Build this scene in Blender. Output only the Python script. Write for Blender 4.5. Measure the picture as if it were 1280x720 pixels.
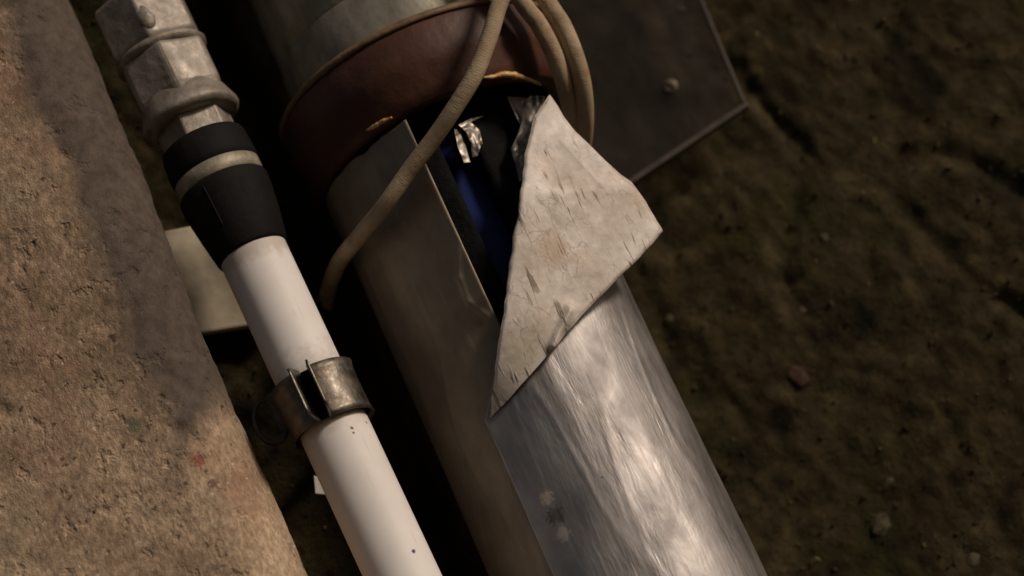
import bpy, math, random
import numpy as np
from mathutils import Matrix, Vector

random.seed(7)
rng = np.random.default_rng(7)
R_ = math.radians
scene = bpy.context.scene
for o in list(bpy.data.objects):
    bpy.data.objects.remove(o, do_unlink=True)
COL = scene.collection

# ------------------------------------------------------------------ camera
F_PX, ROLL, PITCH, DIST = 3200.0, R_(25.0), R_(18.0), 1.2
TARGET = np.array([0.0, 0.0, 1.30])
FWD = np.array([0.0, math.cos(PITCH), math.sin(PITCH)])
UP0 = np.array([0.0, -math.sin(PITCH), math.cos(PITCH)])
RT0 = np.array([1.0, 0.0, 0.0])
CAMX = math.cos(ROLL) * RT0 - math.sin(ROLL) * UP0
CAMY = math.sin(ROLL) * RT0 + math.cos(ROLL) * UP0
CPOS = TARGET - DIST * FWD
cam = bpy.data.cameras.new('camera')
camo = bpy.data.objects.new('camera', cam)
COL.objects.link(camo)
m = Matrix.Identity(4)
for i in range(3):
    m[i][0], m[i][1], m[i][2], m[i][3] = CAMX[i], CAMY[i], -FWD[i], CPOS[i]
camo.matrix_world = m
cam.sensor_fit = 'HORIZONTAL'
cam.sensor_width = 36.0
cam.lens = F_PX / 1280.0 * 36.0
cam.clip_start = 0.05
cam.clip_end = 400.0
cam.dof.use_dof = True
cam.dof.focus_distance = 1.19
cam.dof.aperture_fstop = 4.5
scene.camera = camo

# ------------------------------------------------------------------ sky, sun, exposure
SUN_AZ, SUN_EL = 59.0, 22.0          # azimuth to the right of the viewing direction's reverse
L = np.array([math.sin(R_(SUN_AZ)) * math.cos(R_(SUN_EL)),
              -math.cos(R_(SUN_AZ)) * math.cos(R_(SUN_EL)),
              math.sin(R_(SUN_EL))])
world = bpy.data.worlds.new('World')
scene.world = world
world.use_nodes = True
wn = world.node_tree
bg = wn.nodes['Background']
sky = wn.nodes.new('ShaderNodeTexSky')
sky.sky_type = 'NISHITA'
sky.sun_disc = False
sky.sun_elevation = R_(SUN_EL)
sky.sun_rotation = math.atan2(L[0], L[1])
sky.air_density = 1.0
sky.dust_density = 3.0
sky.ozone_density = 0.6
wn.links.new(sky.outputs[0], bg.inputs[0])
bg.inputs[1].default_value = 0.055
sun = bpy.data.lights.new('sun', 'SUN')
sun.energy = 4.8
sun.angle = R_(10.0)
sun.color = (1.0, 0.85, 0.72)
suno = bpy.data.objects.new('sun', sun)
COL.objects.link(suno)
suno.location = (3, -1.5, 3)
suno.rotation_euler = Vector(-L).to_track_quat('-Z', 'Y').to_euler()
vs = scene.view_settings
vs.view_transform = 'Standard'
vs.look = 'None'
vs.gamma = 1.0
vs.use_curve_mapping = False
vs.exposure = -1.15

# ------------------------------------------------------------------ helpers
def ray(px, py):
    x, y = (px - 640.0) / F_PX, -(py - 360.0) / F_PX
    d = FWD + x * CAMX + y * CAMY
    return d / np.linalg.norm(d)

def at(px, py, Y):
    d = ray(px, py)
    return CPOS + d * ((Y - CPOS[1]) / d[1])

class Frame:
    """local frame whose z runs along an axis from p0 (low) to p1 (high)"""
    def __init__(self, p0, p1, base_z=None):
        p0, p1 = np.array(p0), np.array(p1)
        z = (p1 - p0) / np.linalg.norm(p1 - p0)
        if base_z is not None:
            p0 = p0 + z * ((base_z - p0[2]) / z[2])
        x = np.array([1.0, 0, 0]); x = x - z * x.dot(z); x /= np.linalg.norm(x)
        y = np.cross(z, x)
        self.o, self.x, self.y, self.z = p0, x, y, z
        mm = Matrix.Identity(4)
        for i in range(3):
            mm[i][0], mm[i][1], mm[i][2], mm[i][3] = x[i], y[i], z[i], p0[i]
        self.m = mm
    def local(self, p):
        d = np.array(p) - self.o
        return np.array([d @ self.x, d @ self.y, d @ self.z])
    def lray(self, px, py):
        c = self.local(CPOS); d = ray(px, py)
        return c, np.array([d @ self.x, d @ self.y, d @ self.z])
    def hit(self, px, py, r):
        """first hit of the sight line with the cylinder of radius r: azimuth (0 = front, + = right), z"""
        c, d = self.lray(px, py)
        A = d[0]**2 + d[1]**2; B = c[0]*d[0] + c[1]*d[1]; C = c[0]**2 + c[1]**2 - r*r
        q = B*B - A*C
        t = (-B - math.sqrt(max(q, 0.0))) / A
        p = c + d * t
        return math.atan2(p[0], -p[1]), p[2]

# gradient noise in numpy
_perm = rng.permutation(512)
_grad = rng.normal(size=(512, 3)); _grad /= np.linalg.norm(_grad, axis=1)[:, None]
def pnoise(P):
    P = np.asarray(P, dtype=np.float64)
    I = np.floor(P).astype(np.int64); Fr = P - I
    w = Fr * Fr * Fr * (Fr * (Fr * 6 - 15) + 10)
    out = 0
    for dx in (0, 1):
        for dy in (0, 1):
            for dz in (0, 1):
                h = _perm[(I[..., 0] + dx) & 511]
                h = _perm[(h + I[..., 1] + dy) & 511]
                h = _perm[(h + I[..., 2] + dz) & 511]
                g = _grad[h]
                dd = g[..., 0]*(Fr[..., 0]-dx) + g[..., 1]*(Fr[..., 1]-dy) + g[..., 2]*(Fr[..., 2]-dz)
                ww = (w[..., 0] if dx else 1-w[..., 0]) * (w[..., 1] if dy else 1-w[..., 1]) * (w[..., 2] if dz else 1-w[..., 2])
                out = out + dd * ww
    return out
def fbm(P, octaves=4, gain=0.5, lac=2.03):
    P = np.asarray(P, dtype=np.float64); a, s, o = 1.0, 1.0, 0
    for k in range(octaves):
        o = o + a * pnoise(P * s + 17.3 * k); a *= gain; s *= lac
    return o

def mesh_obj(name, verts, faces, mat, parent=None, smooth=True, uvs=None):
    me = bpy.data.meshes.new(name)
    verts = np.asarray(verts, dtype=np.float64)
    if isinstance(faces, np.ndarray):
        nf = len(faces)
        me.vertices.add(len(verts)); me.vertices.foreach_set('co', verts.astype(np.float32).ravel())
        me.loops.add(nf*4); me.loops.foreach_set('vertex_index', faces.astype(np.int32).ravel())
        me.polygons.add(nf); me.polygons.foreach_set('loop_start', np.arange(0, nf*4, 4, dtype=np.int32))
        me.update(calc_edges=True)
    else:
        me.from_pydata([tuple(v) for v in verts], [], [tuple(f) for f in faces])
    if smooth:
        me.polygons.foreach_set('use_smooth', np.ones(len(me.polygons), dtype=bool))
    if uvs is not None:
        ul = me.uv_layers.new(name='uv')
        li = np.empty(len(me.loops), dtype=np.int32); me.loops.foreach_get('vertex_index', li)
        ul.data.foreach_set('uv', np.asarray(uvs)[li].astype(np.float32).ravel())
    me.update()
    o = bpy.data.objects.new(name, me)
    COL.objects.link(o)
    if mat: me.materials.append(mat)
    if parent: o.parent = parent
    return o

def tag(o, label=None, cat=None, group=None, kind=None):
    if label: o['label'] = label
    if cat: o['category'] = cat
    if group: o['group'] = group
    if kind: o['kind'] = kind
    return o

def root(name, label, cat, frame=None, loc=None, group=None):
    e = bpy.data.objects.new(name, None)
    e.empty_display_size = 0.02
    COL.objects.link(e)
    if frame is not None: e.matrix_world = frame.m
    if loc is not None: e.location = loc
    return tag(e, label, cat, group)

def grid_faces(nr, nc, wrap=False):
    f = []
    for i in range(nr - 1):
        for j in range(nc - (0 if wrap else 1)):
            k = (j + 1) % nc
            f.append((i*nc+j, i*nc+k, (i+1)*nc+k, (i+1)*nc+j))
    return f

def grid_np(nr, nc):
    i, j = np.meshgrid(np.arange(nr-1), np.arange(nc-1), indexing='ij')
    a = (i*nc+j).ravel()
    return np.stack([a, a+1, a+nc+1, a+nc], -1)

def lathe(name, prof, mat, parent, n=48, a0=0.0, smooth=True, cap=True, wob=0.0):
    """prof: (r, z) from low to high in the parent's frame; a measured from the front"""
    V = []
    for (r, z) in prof:
        for j in range(n):
            a = a0 + 2*math.pi*j/n
            V.append((r*math.sin(a), -r*math.cos(a), z))
    V = np.array(V)
    if wob:
        q = fbm(V*260.0, 3)[:, None]
        nrm = V.copy(); nrm[:, 2] = 0
        V = V + nrm/np.maximum(np.linalg.norm(nrm, axis=1)[:, None], 1e-6) * q * wob
    F = grid_faces(len(prof), n, True)
    if cap:
        F = F + [tuple(range(n))[::-1], tuple(range((len(prof)-1)*n, len(prof)*n))]
    o = mesh_obj(name, V, F, mat, parent, smooth)
    return o

def bevel(o, w, seg=2, ang=35):
    b = o.modifiers.new('bevel', 'BEVEL'); b.width = w; b.segments = seg
    b.limit_method = 'ANGLE'; b.angle_limit = R_(ang)
    return o

def autosmooth(o, ang=35):
    me = o.data
    me.polygons.foreach_set('use_smooth', np.ones(len(me.polygons), dtype=bool))
    me.set_sharp_from_angle(angle=R_(ang))
    return o

def box(name, c, half, mat, parent=None, M=None, bev=0.0):
    V = []
    for sx in (-1, 1):
        for sy in (-1, 1):
            for sz in (-1, 1):
                v = np.array([sx*half[0], sy*half[1], sz*half[2]])
                if M is not None: v = M @ v
                V.append(np.array(c) + v)
    F = [(0,1,3,2),(4,6,7,5),(0,4,5,1),(2,3,7,6),(0,2,6,4),(1,5,7,3)]
    o = mesh_obj(name, V, F, mat, parent, smooth=False)
    if bev: bevel(o, bev, 2)
    return o

def catmull(P, n=14):
    P = [np.array(p, dtype=float) for p in P]
    P = [2*P[0]-P[1]] + P + [2*P[-1]-P[-2]]
    out = []
    for i in range(1, len(P)-2):
        p0, p1, p2, p3 = P[i-1], P[i], P[i+1], P[i+2]
        for k in range(n):
            t = k/n
            out.append(0.5*((2*p1)+(-p0+p2)*t+(2*p0-5*p1+4*p2-p3)*t*t+(-p0+3*p1-3*p2+p3)*t**3))
    out.append(P[-2])
    return np.array(out)

def tube(name, pts, r, mat, parent=None, n=20, ridge=None):
    pts = np.asarray(pts); k = len(pts)
    T = np.gradient(pts, axis=0); T /= np.linalg.norm(T, axis=1)[:, None]
    s = np.concatenate([[0], np.cumsum(np.linalg.norm(np.diff(pts, axis=0), axis=1))])
    nrm = np.cross(T[0], [0.3, 1, 0.2]); nrm /= np.linalg.norm(nrm)
    V, UV = [], []
    for i in range(k):
        nrm = nrm - T[i]*nrm.dot(T[i]); nrm /= np.linalg.norm(nrm)
        b = np.cross(T[i], nrm)
        rr = r[i] if hasattr(r, '__len__') else r
        for j in range(n):
            a = 2*math.pi*j/n
            q = rr
            if ridge: q = rr*(1 + ridge[0]*math.sin(2*math.pi*s[i]/ridge[1] + ridge[2]*a))
            V.append(pts[i] + q*(math.cos(a)*nrm + math.sin(a)*b)); UV.append((s[i], j/n))
    F = grid_faces(k, n, True) + [tuple(range(n))[::-1], tuple(range((k-1)*n, k*n))]
    return mesh_obj(name, V, F, mat, parent, True, UV)

# ------------------------------------------------------------------ materials
class Mat:
    def __init__(self, name, rough=0.6, metal=0.0, spec=0.5):
        self.m = bpy.data.materials.new(name); self.m.use_nodes = True
        self.t = self.m.node_tree; self.n = self.t.nodes; self.l = self.t.links
        self.p = self.n['Principled BSDF']
        self.p.inputs['Roughness'].default_value = rough
        self.p.inputs['Metallic'].default_value = metal
        self.p.inputs['Specular IOR Level'].default_value = spec
        self.tc = self.n.new('ShaderNodeTexCoord')
    def coord(self, scale=(1,1,1), rot=(0,0,0), src='Object'):
        mp = self.n.new('ShaderNodeMapping')
        mp.inputs['Scale'].default_value = scale; mp.inputs['Rotation'].default_value = rot
        self.l.new(self.tc.outputs[src], mp.inputs[0]); return mp.outputs[0]
    def noise(self, scale, detail=4, rough=0.55, co=None, dist=0.0):
        t = self.n.new('ShaderNodeTexNoise')
        t.inputs['Scale'].default_value = scale; t.inputs['Detail'].default_value = detail
        t.inputs['Roughness'].default_value = rough; t.inputs['Distortion'].default_value = dist
        self.l.new(co if co is not None else self.tc.outputs['Object'], t.inputs['Vector'])
        return t.outputs['Fac']
    def ramp(self, fac, stops):
        r = self.n.new('ShaderNodeValToRGB'); e = r.color_ramp.elements
        while len(e) < len(stops): e.new(0.5)
        for i, (p, c) in enumerate(stops):
            e[i].position = p
            e[i].color = (c, c, c, 1) if not hasattr(c, '__len__') else (*c, 1)
        self.l.new(fac, r.inputs[0]); return r.outputs[0]
    def mix(self, fac, a, b, mode='MIX'):
        x = self.n.new('ShaderNodeMix'); x.data_type = 'RGBA'; x.blend_type = mode
        for s, v in ((0, fac), (6, a), (7, b)):
            if isinstance(v, bpy.types.NodeSocket): self.l.new(v, x.inputs[s])
            elif hasattr(v, '__len__'): x.inputs[s].default_value = (*v, 1)
            else: x.inputs[s].default_value = v
        return x.outputs[2]
    def math(self, op, a, b=0.0, clamp=False):
        x = self.n.new('ShaderNodeMath'); x.operation = op; x.use_clamp = clamp
        for s, v in ((0, a), (1, b)):
            if isinstance(v, bpy.types.NodeSocket): self.l.new(v, x.inputs[s])
            else: x.inputs[s].default_value = v
        return x.outputs[0]
    def color(self, c):
        if isinstance(c, bpy.types.NodeSocket): self.l.new(c, self.p.inputs['Base Color'])
        else: self.p.inputs['Base Color'].default_value = (*c, 1)
    def rough(self, s): self.l.new(s, self.p.inputs['Roughness'])
    def bump(self, h, dist=0.001, strength=1.0):
        b = self.n.new('ShaderNodeBump'); b.inputs['Distance'].default_value = dist
        b.inputs['Strength'].default_value = strength
        self.l.new(h, b.inputs['Height'])
        prev = self.p.inputs['Normal']
        if prev.is_linked: self.l.new(prev.links[0].from_socket, b.inputs['Normal'])
        self.l.new(b.outputs[0], self.p.inputs['Normal'])
    def spot(self, point, radius, squash=(1,1,1)):
        """soft mask round a point of the object"""
        s = self.n.new('ShaderNodeVectorMath'); s.operation = 'SUBTRACT'; s.inputs[1].default_value = point
        self.l.new(self.tc.outputs['Object'], s.inputs[0])
        k = self.n.new('ShaderNodeVectorMath'); k.operation = 'MULTIPLY'; k.inputs[1].default_value = squash
        self.l.new(s.outputs[0], k.inputs[0])
        d = self.n.new('ShaderNodeVectorMath'); d.operation = 'LENGTH'
        self.l.new(k.outputs[0], d.inputs[0])
        q = self.math('ADD', d.outputs['Value'], self.math('MULTIPLY', self.math('SUBTRACT', self.noise(700, 2), 0.5), radius*1.6))
        return self.ramp(self.math('DIVIDE', q, radius), [(0.55, 1.0), (1.0, 0.0)])

def simple(name, c, rough=0.6, metal=0.0, var=0.35, scale=120, bump=0.0003, spec=0.5):
    M = Mat(name, rough, metal, spec)
    n = M.noise(scale, 5)
    lo = tuple(v*(1-var) for v in c); hi = tuple(min(1, v*(1+var)) for v in c)
    M.color(M.ramp(n, [(0.3, lo), (0.7, hi)]))
    if bump: M.bump(M.noise(scale*3, 4), bump)
    return M.m

# ================================================================== LARGE STRUCTURE
# ---- ground
def ground_mat():
    M = Mat('earth_ground', 0.95, 0, 0.1)
    M.color(M.ramp(M.noise(6, 8), [(0.3, (0.05, 0.036, 0.022)), (0.7, (0.12, 0.09, 0.06))]))
    M.bump(M.noise(40, 8), 0.02)
    return M.m
g = mesh_obj('ground', [(-150, -150, 0), (150, -150, 0), (150, 150, 0), (-150, 150, 0)], [(0, 1, 2, 3)], ground_mat())
tag(g, kind='structure')

# ---- rough wall behind the pipes
WALL_Y = 0.155
def nonuni(lo, a, b, hi, d, D):
    A = np.arange(a, b, d)
    left = []
    x, s = a, d
    while x > lo: s = min(s*1.15, D); x -= s; left.append(x)
    right = []
    x, s = A[-1], d
    while x < hi: s = min(s*1.15, D); x += s; right.append(x)
    return np.concatenate([np.array(left[::-1]), A, np.array(right)])
def wall_y(X, Z):
    P = np.stack([X, np.zeros_like(X), Z], -1)
    big = fbm(P*6.0, 2)*0.010
    # lumps: ridged crossing clods, drawn out along a slope
    Q = np.stack([X*0.9+Z*0.35, np.zeros_like(X)+3.1, Z*0.9-X*0.35], -1)
    rid = np.abs(fbm(Q*22.0, 4))
    lum = -rid*0.003
    cr = np.clip(0.07-np.abs(pnoise(Q*np.array([11.0, 1, 7.0])+5.5)), 0, 1)*0.07 * np.clip(pnoise(P*8.0+2.2)*3+0.6, 0, 1)
    fl = np.clip(np.abs(pnoise(Q*np.array([60.0, 1, 38.0])+9.1)), 0, 0.35)*0.005
    fine = fbm(Q*np.array([150.0, 150.0, 70.0]), 4, 0.6)*0.0017
    t = np.clip((-0.064-X)/0.032, 0, 1)
    return WALL_Y - 0.090*t*t*(3-2*t) + big + lum + cr - fl + fine
def wall_mat():
    M = Mat('mossy_earth', 0.9, 0, 0.12)
    base = M.ramp(M.noise(60, 10, 0.72), [(0.28, (0.008, 0.006, 0.003)), (0.5, (0.040, 0.030, 0.0135)), (0.72, (0.085, 0.066, 0.032))])
    base = M.mix(1.0, base, M.ramp(M.noise(26, 5, 0.6), [(0.34, 0.35), (0.5, 1.0), (0.68, 1.35)]), 'MULTIPLY')
    moss = M.ramp(M.noise(14, 6, 0.6), [(0.50, 0.0), (0.66, 0.6)])
    base = M.mix(moss, base, M.ramp(M.noise(170, 4), [(0.3, (0.018, 0.018, 0.005)), (0.7, (0.042, 0.042, 0.011))]))
    red = M.ramp(M.noise(28, 3), [(0.66, 0.0), (0.76, 0.5)])
    base = M.mix(red, base, (0.07, 0.028, 0.018))
    fl = M.ramp(M.noise(150, 2), [(0.76, 0.0), (0.80, 0.55)])
    base = M.mix(fl, base, (0.17, 0.14, 0.05))
    M.color(base)
    M.bump(M.noise(330, 6, 0.7), 0.0018)
    M.bump(M.noise(110, 5, 0.65), 0.003, 0.6)
    return M.m
xs = nonuni(-1.6, -0.36, 0.42, 1.8, 0.0024, 0.03)
zs = nonuni(0.02, 0.98, 1.62, 2.5, 0.0024, 0.03)
XX, ZZ = np.meshgrid(xs, zs)
YY = wall_y(XX, ZZ)
WLOC = np.array([0, WALL_Y, 0.0])
wall = root('rough_wall', 'dark rough mossy earth wall behind the pipes', 'wall', loc=tuple(WLOC))
Vw = np.stack([XX, YY, ZZ], -1).reshape(-1, 3) - WLOC
mesh_obj('wall_face', Vw, grid_np(len(zs), len(xs)), wall_mat(), wall)

# stones and leaf scraps stuck in the wall
def blob(seed, sub=2):
    t = (1+5**0.5)/2
    import bmesh
    bm = bmesh.new(); bmesh.ops.create_icosphere(bm, subdivisions=sub, radius=1.0)
    V = np.array([v.co[:] for v in bm.verts]); F = [[v.index for v in f.verts] for f in bm.faces]; bm.free()
    V = V*(1+0.55*fbm(V*1.1+seed*9.7, 2))[:, None]
    return V, F
stone_mats = [simple('stone_%s' % n, c, 0.85, 0, 0.4, 260, 0.0006, 0.2) for n, c in
              (('brown', (0.045, 0.034, 0.017)), ('grey', (0.070, 0.058, 0.036)), ('red', (0.048, 0.026, 0.016)))]
spots = [(1100, 655, 15, 1), (1215, 700, 12, 1), (995, 470, 15, 2), (838, 398, 8, 1), (1030, 296, 6, 1), (1003, 388, 6, 1), (1112, 602, 6, 1)]
for i, (px, py, rp, mi) in enumerate(spots):
    p = at(px, py, WALL_Y)
    p[1] = float(wall_y(np.array([p[0]]), np.array([p[2]]))[0])
    p = at(px, py, p[1])
    V, F = blob(i, 1)
    r = rp*0.00041
    V = V*np.array([r*1.15, r*0.35, r*0.85])
    a = random.uniform(0, 3.1); ca, sa = math.cos(a), math.sin(a)
    V = V @ np.array([[ca, 0, sa], [0, 1, 0], [-sa, 0, ca]])
    mesh_obj('stone', V + p - WLOC, F, stone_mats[mi], wall, smooth=False)
# loose crumbs and flakes all over the wall face: too many and too small to count
NCR = 9000
cx = rng.uniform(-0.34, 0.42, NCR); cz = rng.uniform(0.98, 1.62, NCR)
cy = wall_y(cx, cz)
oct_ = np.array([[1, 0, 0], [-1, 0, 0], [0, 1, 0], [0, -1, 0], [0, 0, 1], [0, 0, -1]], float)
octf = np.array([[0, 2, 4], [2, 1, 4], [1, 3, 4], [3, 0, 4], [2, 0, 5], [1, 2, 5], [3, 1, 5], [0, 3, 5]])
sz = 0.0005*np.exp(rng.normal(0.3, 0.5, NCR))
Vc = oct_[None]*rng.uniform(0.45, 1.5, (NCR, 6, 1))*sz[:, None, None]
qr = rng.normal(size=(NCR, 4)); qr /= np.linalg.norm(qr, axis=1)[:, None]
w_, x_, y_, z_ = qr.T
RM3 = np.stack([np.stack([1-2*(y_*y_+z_*z_), 2*(x_*y_-w_*z_), 2*(x_*z_+w_*y_)], -1), np.stack([2*(x_*y_+w_*z_), 1-2*(x_*x_+z_*z_), 2*(y_*z_-w_*x_)], -1), np.stack([2*(x_*z_-w_*y_), 2*(y_*z_+w_*x_), 1-2*(x_*x_+y_*y_)], -1)], 1)
Vc = np.einsum('nij,nkj->nki', RM3, Vc) + np.stack([cx, cy, cz], -1)[:, None, :] - WLOC
Fc = (octf[None] + (np.arange(NCR)*6)[:, None, None]).reshape(-1, 3)
CRM = Mat('crumbs', 0.9, 0, 0.1)
gi = CRM.n.new('ShaderNodeNewGeometry')
CRM.color(CRM.ramp(gi.outputs['Random Per Island'], [(0.0, (0.018, 0.013, 0.006)), (0.6, (0.05, 0.037, 0.017)), (0.93, (0.085, 0.066, 0.030)), (1.0, (0.17, 0.145, 0.07))]))
crumbs = mesh_obj('crumbs', Vc.reshape(-1, 3), [tuple(f) for f in Fc], CRM.m, wall, smooth=False)
crumbs['kind'] = 'stuff'

# ---- stone pier at left
def pier_mat():
    M = Mat('weathered_sandstone', 0.92, 0, 0.15)
    big = M.noise(9, 5, 0.6)
    col = M.ramp(big, [(0.30, (0.27, 0.185, 0.125)), (0.5, (0.42, 0.305, 0.205)), (0.70, (0.54, 0.405, 0.28))])
    mid = M.ramp(M.noise(60, 5, 0.65), [(0.3, 0.75), (0.7, 1.15)])
    col = M.mix(1.0, col, mid, 'MULTIPLY')
    strk = M.noise(1.0, 5, 0.7, M.coord((480, 480, 260), (0, R_(38), 0)))
    col = M.mix(1.0, col, M.ramp(strk, [(0.3, 0.5), (0.5, 0.95), (0.7, 1.45)]), 'MULTIPLY')
    col = M.mix(M.ramp(M.noise(16, 4, 0.6), [(0.50, 0.0), (0.66, 0.55)]), col, (0.25, 0.125, 0.085))
    col = M.mix(M.ramp(M.noise(21, 4, 0.6, M.coord((1, 1, 1), (0.7, 0.2, 0.4))), [(0.54, 0.0), (0.68, 0.5)]), col, (0.24, 0.20, 0.13))
    col = M.mix(M.ramp(M.noise(330, 2, 0.5), [(0.68, 0.0), (0.74, 0.75)]), col, (0.66, 0.57, 0.45))
    col = M.mix(M.ramp(M.noise(230, 2, 0.5, M.coord((1, 1, 1), (0.3, 0.9, 0.1))), [(0.27, 0.8), (0.33, 0.0)]), col, (0.07, 0.05, 0.035))
    return M, col, strk

P_edge_t, P_edge_b = at(79, 0, -0.014), at(386, 720, -0.014)
PIER_X = 0.5*(P_edge_t[0] + P_edge_b[0])
PIER_Y0, PIER_R = -0.042, 0.034
# cross-section from the left back, along the front, round the edge, to the back
prof = []
x_l = PIER_X - 0.62
for x in nonuni(x_l, PIER_X-0.24, PIER_X-PIER_R-0.0005, PIER_X-PIER_R, 0.0019, 0.02): prof.append((min(x, PIER_X-PIER_R), PIER_Y0))
for k in range(1, 26):
    a = k/26*math.pi/2
    prof.append((PIER_X-PIER_R+PIER_R*math.sin(a), PIER_Y0+PIER_R-PIER_R*math.cos(a)))
for y in np.linspace(PIER_Y0+PIER_R+0.002, 0.19, 60): prof.append((PIER_X-(y-PIER_Y0-PIER_R)*0.32, y))
prof = np.array(prof)
tg = np.gradient(prof, axis=0); tg /= np.maximum(np.linalg.norm(tg, axis=1)[:, None], 1e-9)
nr = np.stack([tg[:, 1], -tg[:, 0]], -1)
pz = nonuni(0.0, 1.02, 1.60, 2.3, 0.0019, 0.03); pz = np.clip(pz, 0.0, 2.3)
PP = np.zeros((len(pz), len(prof), 3))
PP[..., 0] = prof[None, :, 0]; PP[..., 1] = prof[None, :, 1]; PP[..., 2] = pz[:, None]
NN = np.zeros_like(PP); NN[..., 0] = nr[None, :, 0]; NN[..., 1] = nr[None, :, 1]
Qs = PP @ np.array([[math.cos(0.6), 0, math.sin(0.6)], [0, 1, 0], [-math.sin(0.6), 0, math.cos(0.6)]]).T
disp = fbm(PP*5.0, 2)*0.005 + fbm(PP*45.0, 3)*0.0013 + fbm(Qs*np.array([240, 240, 150]), 3, 0.6)*0.0006 - np.clip(pnoise(PP*70.0)-0.28, 0, 1)*0.008
PP = PP + NN*disp[..., None]
PLOC = np.array([PIER_X-0.3, 0.05, 0.0])
M, col, strk = pier_mat()
# greyer, darker band towards the edge, with its own outline
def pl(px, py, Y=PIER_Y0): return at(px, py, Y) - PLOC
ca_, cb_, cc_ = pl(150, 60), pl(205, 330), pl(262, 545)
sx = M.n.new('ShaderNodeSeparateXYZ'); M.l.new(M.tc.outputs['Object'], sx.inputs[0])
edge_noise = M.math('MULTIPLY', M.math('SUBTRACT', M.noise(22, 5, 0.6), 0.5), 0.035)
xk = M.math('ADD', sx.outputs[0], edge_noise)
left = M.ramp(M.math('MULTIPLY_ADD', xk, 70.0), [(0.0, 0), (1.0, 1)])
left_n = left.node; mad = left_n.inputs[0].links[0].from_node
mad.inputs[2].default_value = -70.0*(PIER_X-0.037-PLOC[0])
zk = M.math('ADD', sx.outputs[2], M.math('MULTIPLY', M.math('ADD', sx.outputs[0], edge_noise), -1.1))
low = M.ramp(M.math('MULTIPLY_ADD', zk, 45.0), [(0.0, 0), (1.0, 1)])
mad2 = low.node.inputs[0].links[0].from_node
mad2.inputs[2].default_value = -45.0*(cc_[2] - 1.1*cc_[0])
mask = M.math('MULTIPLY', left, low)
grey_band = M.ramp(M.noise(150, 5, 0.7), [(0.3, (0.050, 0.040, 0.034)), (0.7, (0.115, 0.094, 0.079))])
col = M.mix(M.math('MULTIPLY', mask, 0.92), col, grey_band)
for (px, py, r, c) in ((166, 531, 0.0042, (0.03, 0.10, 0.07)), (249, 574, 0.0042, (0.22, 0.02, 0.02)), (253, 566, 0.0026, (0.03, 0.02, 0.05)), (267, 603, 0.0028, (0.07, 0.02, 0.06))):
    Ys = PIER_Y0-0.004
    while True:                                  # march the sight line to the pier's face
        q = at(px, py, Ys); dx = q[0]-(PIER_X-PIER_R)
        if Ys > PIER_Y0+PIER_R-math.sqrt(max(PIER_R**2-max(dx, 0)**2, 0)) or Ys > 0.0: break
        Ys += 0.0004
    col = M.mix(M.math('MULTIPLY', M.spot(tuple(pl(px, py, Ys)), r*1.1), 0.6), col, c)
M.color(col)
M.bump(M.math('MULTIPLY', strk, M.ramp(M.noise(18, 3), [(0.35, 0.35), (0.6, 1.0)])), 0.0009)
M.bump(M.noise(1300, 2, 0.7), 0.0003)
M.bump(M.ramp(M.noise(90, 3, 0.6), [(0.30, 0.0), (0.42, 1.0)]), 0.0008)
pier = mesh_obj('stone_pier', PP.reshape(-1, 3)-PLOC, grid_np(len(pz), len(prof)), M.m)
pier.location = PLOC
tag(pier, 'brown weathered stone pier with rounded edge and grey band, filling the left side', 'stone pier')

# ================================================================== PIPES
# ---- white conduit with rubber coupling and union above
WY = 0.0
fw = Frame(at(503, 720, WY), at(316, 316, WY), 0.0)
WR = 0.0165
def wz(px, py, r): return fw.hit(px, py, r)[1]
def white_mat():
    M = Mat('white_plastic', 0.55, 0, 0.28)
    n = M.ramp(M.noise(30, 6, 0.6), [(0.3, (0.73, 0.685, 0.65)), (0.7, (0.82, 0.775, 0.745))])
    gr = M.ramp(M.noise(1, 4, 0.6, M.coord((300, 300, 60))), [(0.66, 0.0), (0.74, 0.35)])
    n = M.mix(gr, n, (0.35, 0.28, 0.2))
    sz_ = M.n.new('ShaderNodeSeparateXYZ'); M.l.new(M.tc.outputs['Object'], sz_.inputs[0])
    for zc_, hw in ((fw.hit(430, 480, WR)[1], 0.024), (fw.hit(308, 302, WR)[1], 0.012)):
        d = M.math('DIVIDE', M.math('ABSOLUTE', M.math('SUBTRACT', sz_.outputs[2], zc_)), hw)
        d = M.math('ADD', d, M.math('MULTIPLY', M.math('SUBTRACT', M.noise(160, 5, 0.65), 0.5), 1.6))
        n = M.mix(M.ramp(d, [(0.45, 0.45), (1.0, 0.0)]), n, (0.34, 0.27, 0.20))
    n = M.mix(M.ramp(M.noise(1, 3, 0.6, M.coord((500, 500, 25))), [(0.68, 0.0), (0.76, 0.4)]), n, (0.45, 0.38, 0.32))
    for (px, py, r, c) in ((517, 689, 0.0012, (0.05, 0.04, 0.12)), (440, 535, 0.0010, (0.15, 0.1, 0.05)), (442, 541, 0.0008, (0.2, 0.1, 0.05)), (458, 528, 0.0008, (0.3, 0.2, 0.1)), (475, 556, 0.0006, (0.3, 0.2, 0.1))):
        a, z = fw.hit(px, py, WR)
        n = M.mix(M.spot((WR*math.sin(a), -WR*math.cos(a), z), r), n, c)
    M.color(n)
    M.bump(M.noise(14, 3), 0.0010, 0.5)
    M.bump(M.noise(900, 2), 0.00003)
    return M.m
wtop = wz(255, 160, WR)
pipe = root('white_conduit', 'smooth white plastic conduit rising to the black rubber coupling', 'pipe', fw)
lathe('pipe_wall', [(WR, 0.0)] + [(WR, z) for z in np.linspace(0.02, wtop, 40)], white_mat(), pipe, 64)

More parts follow.
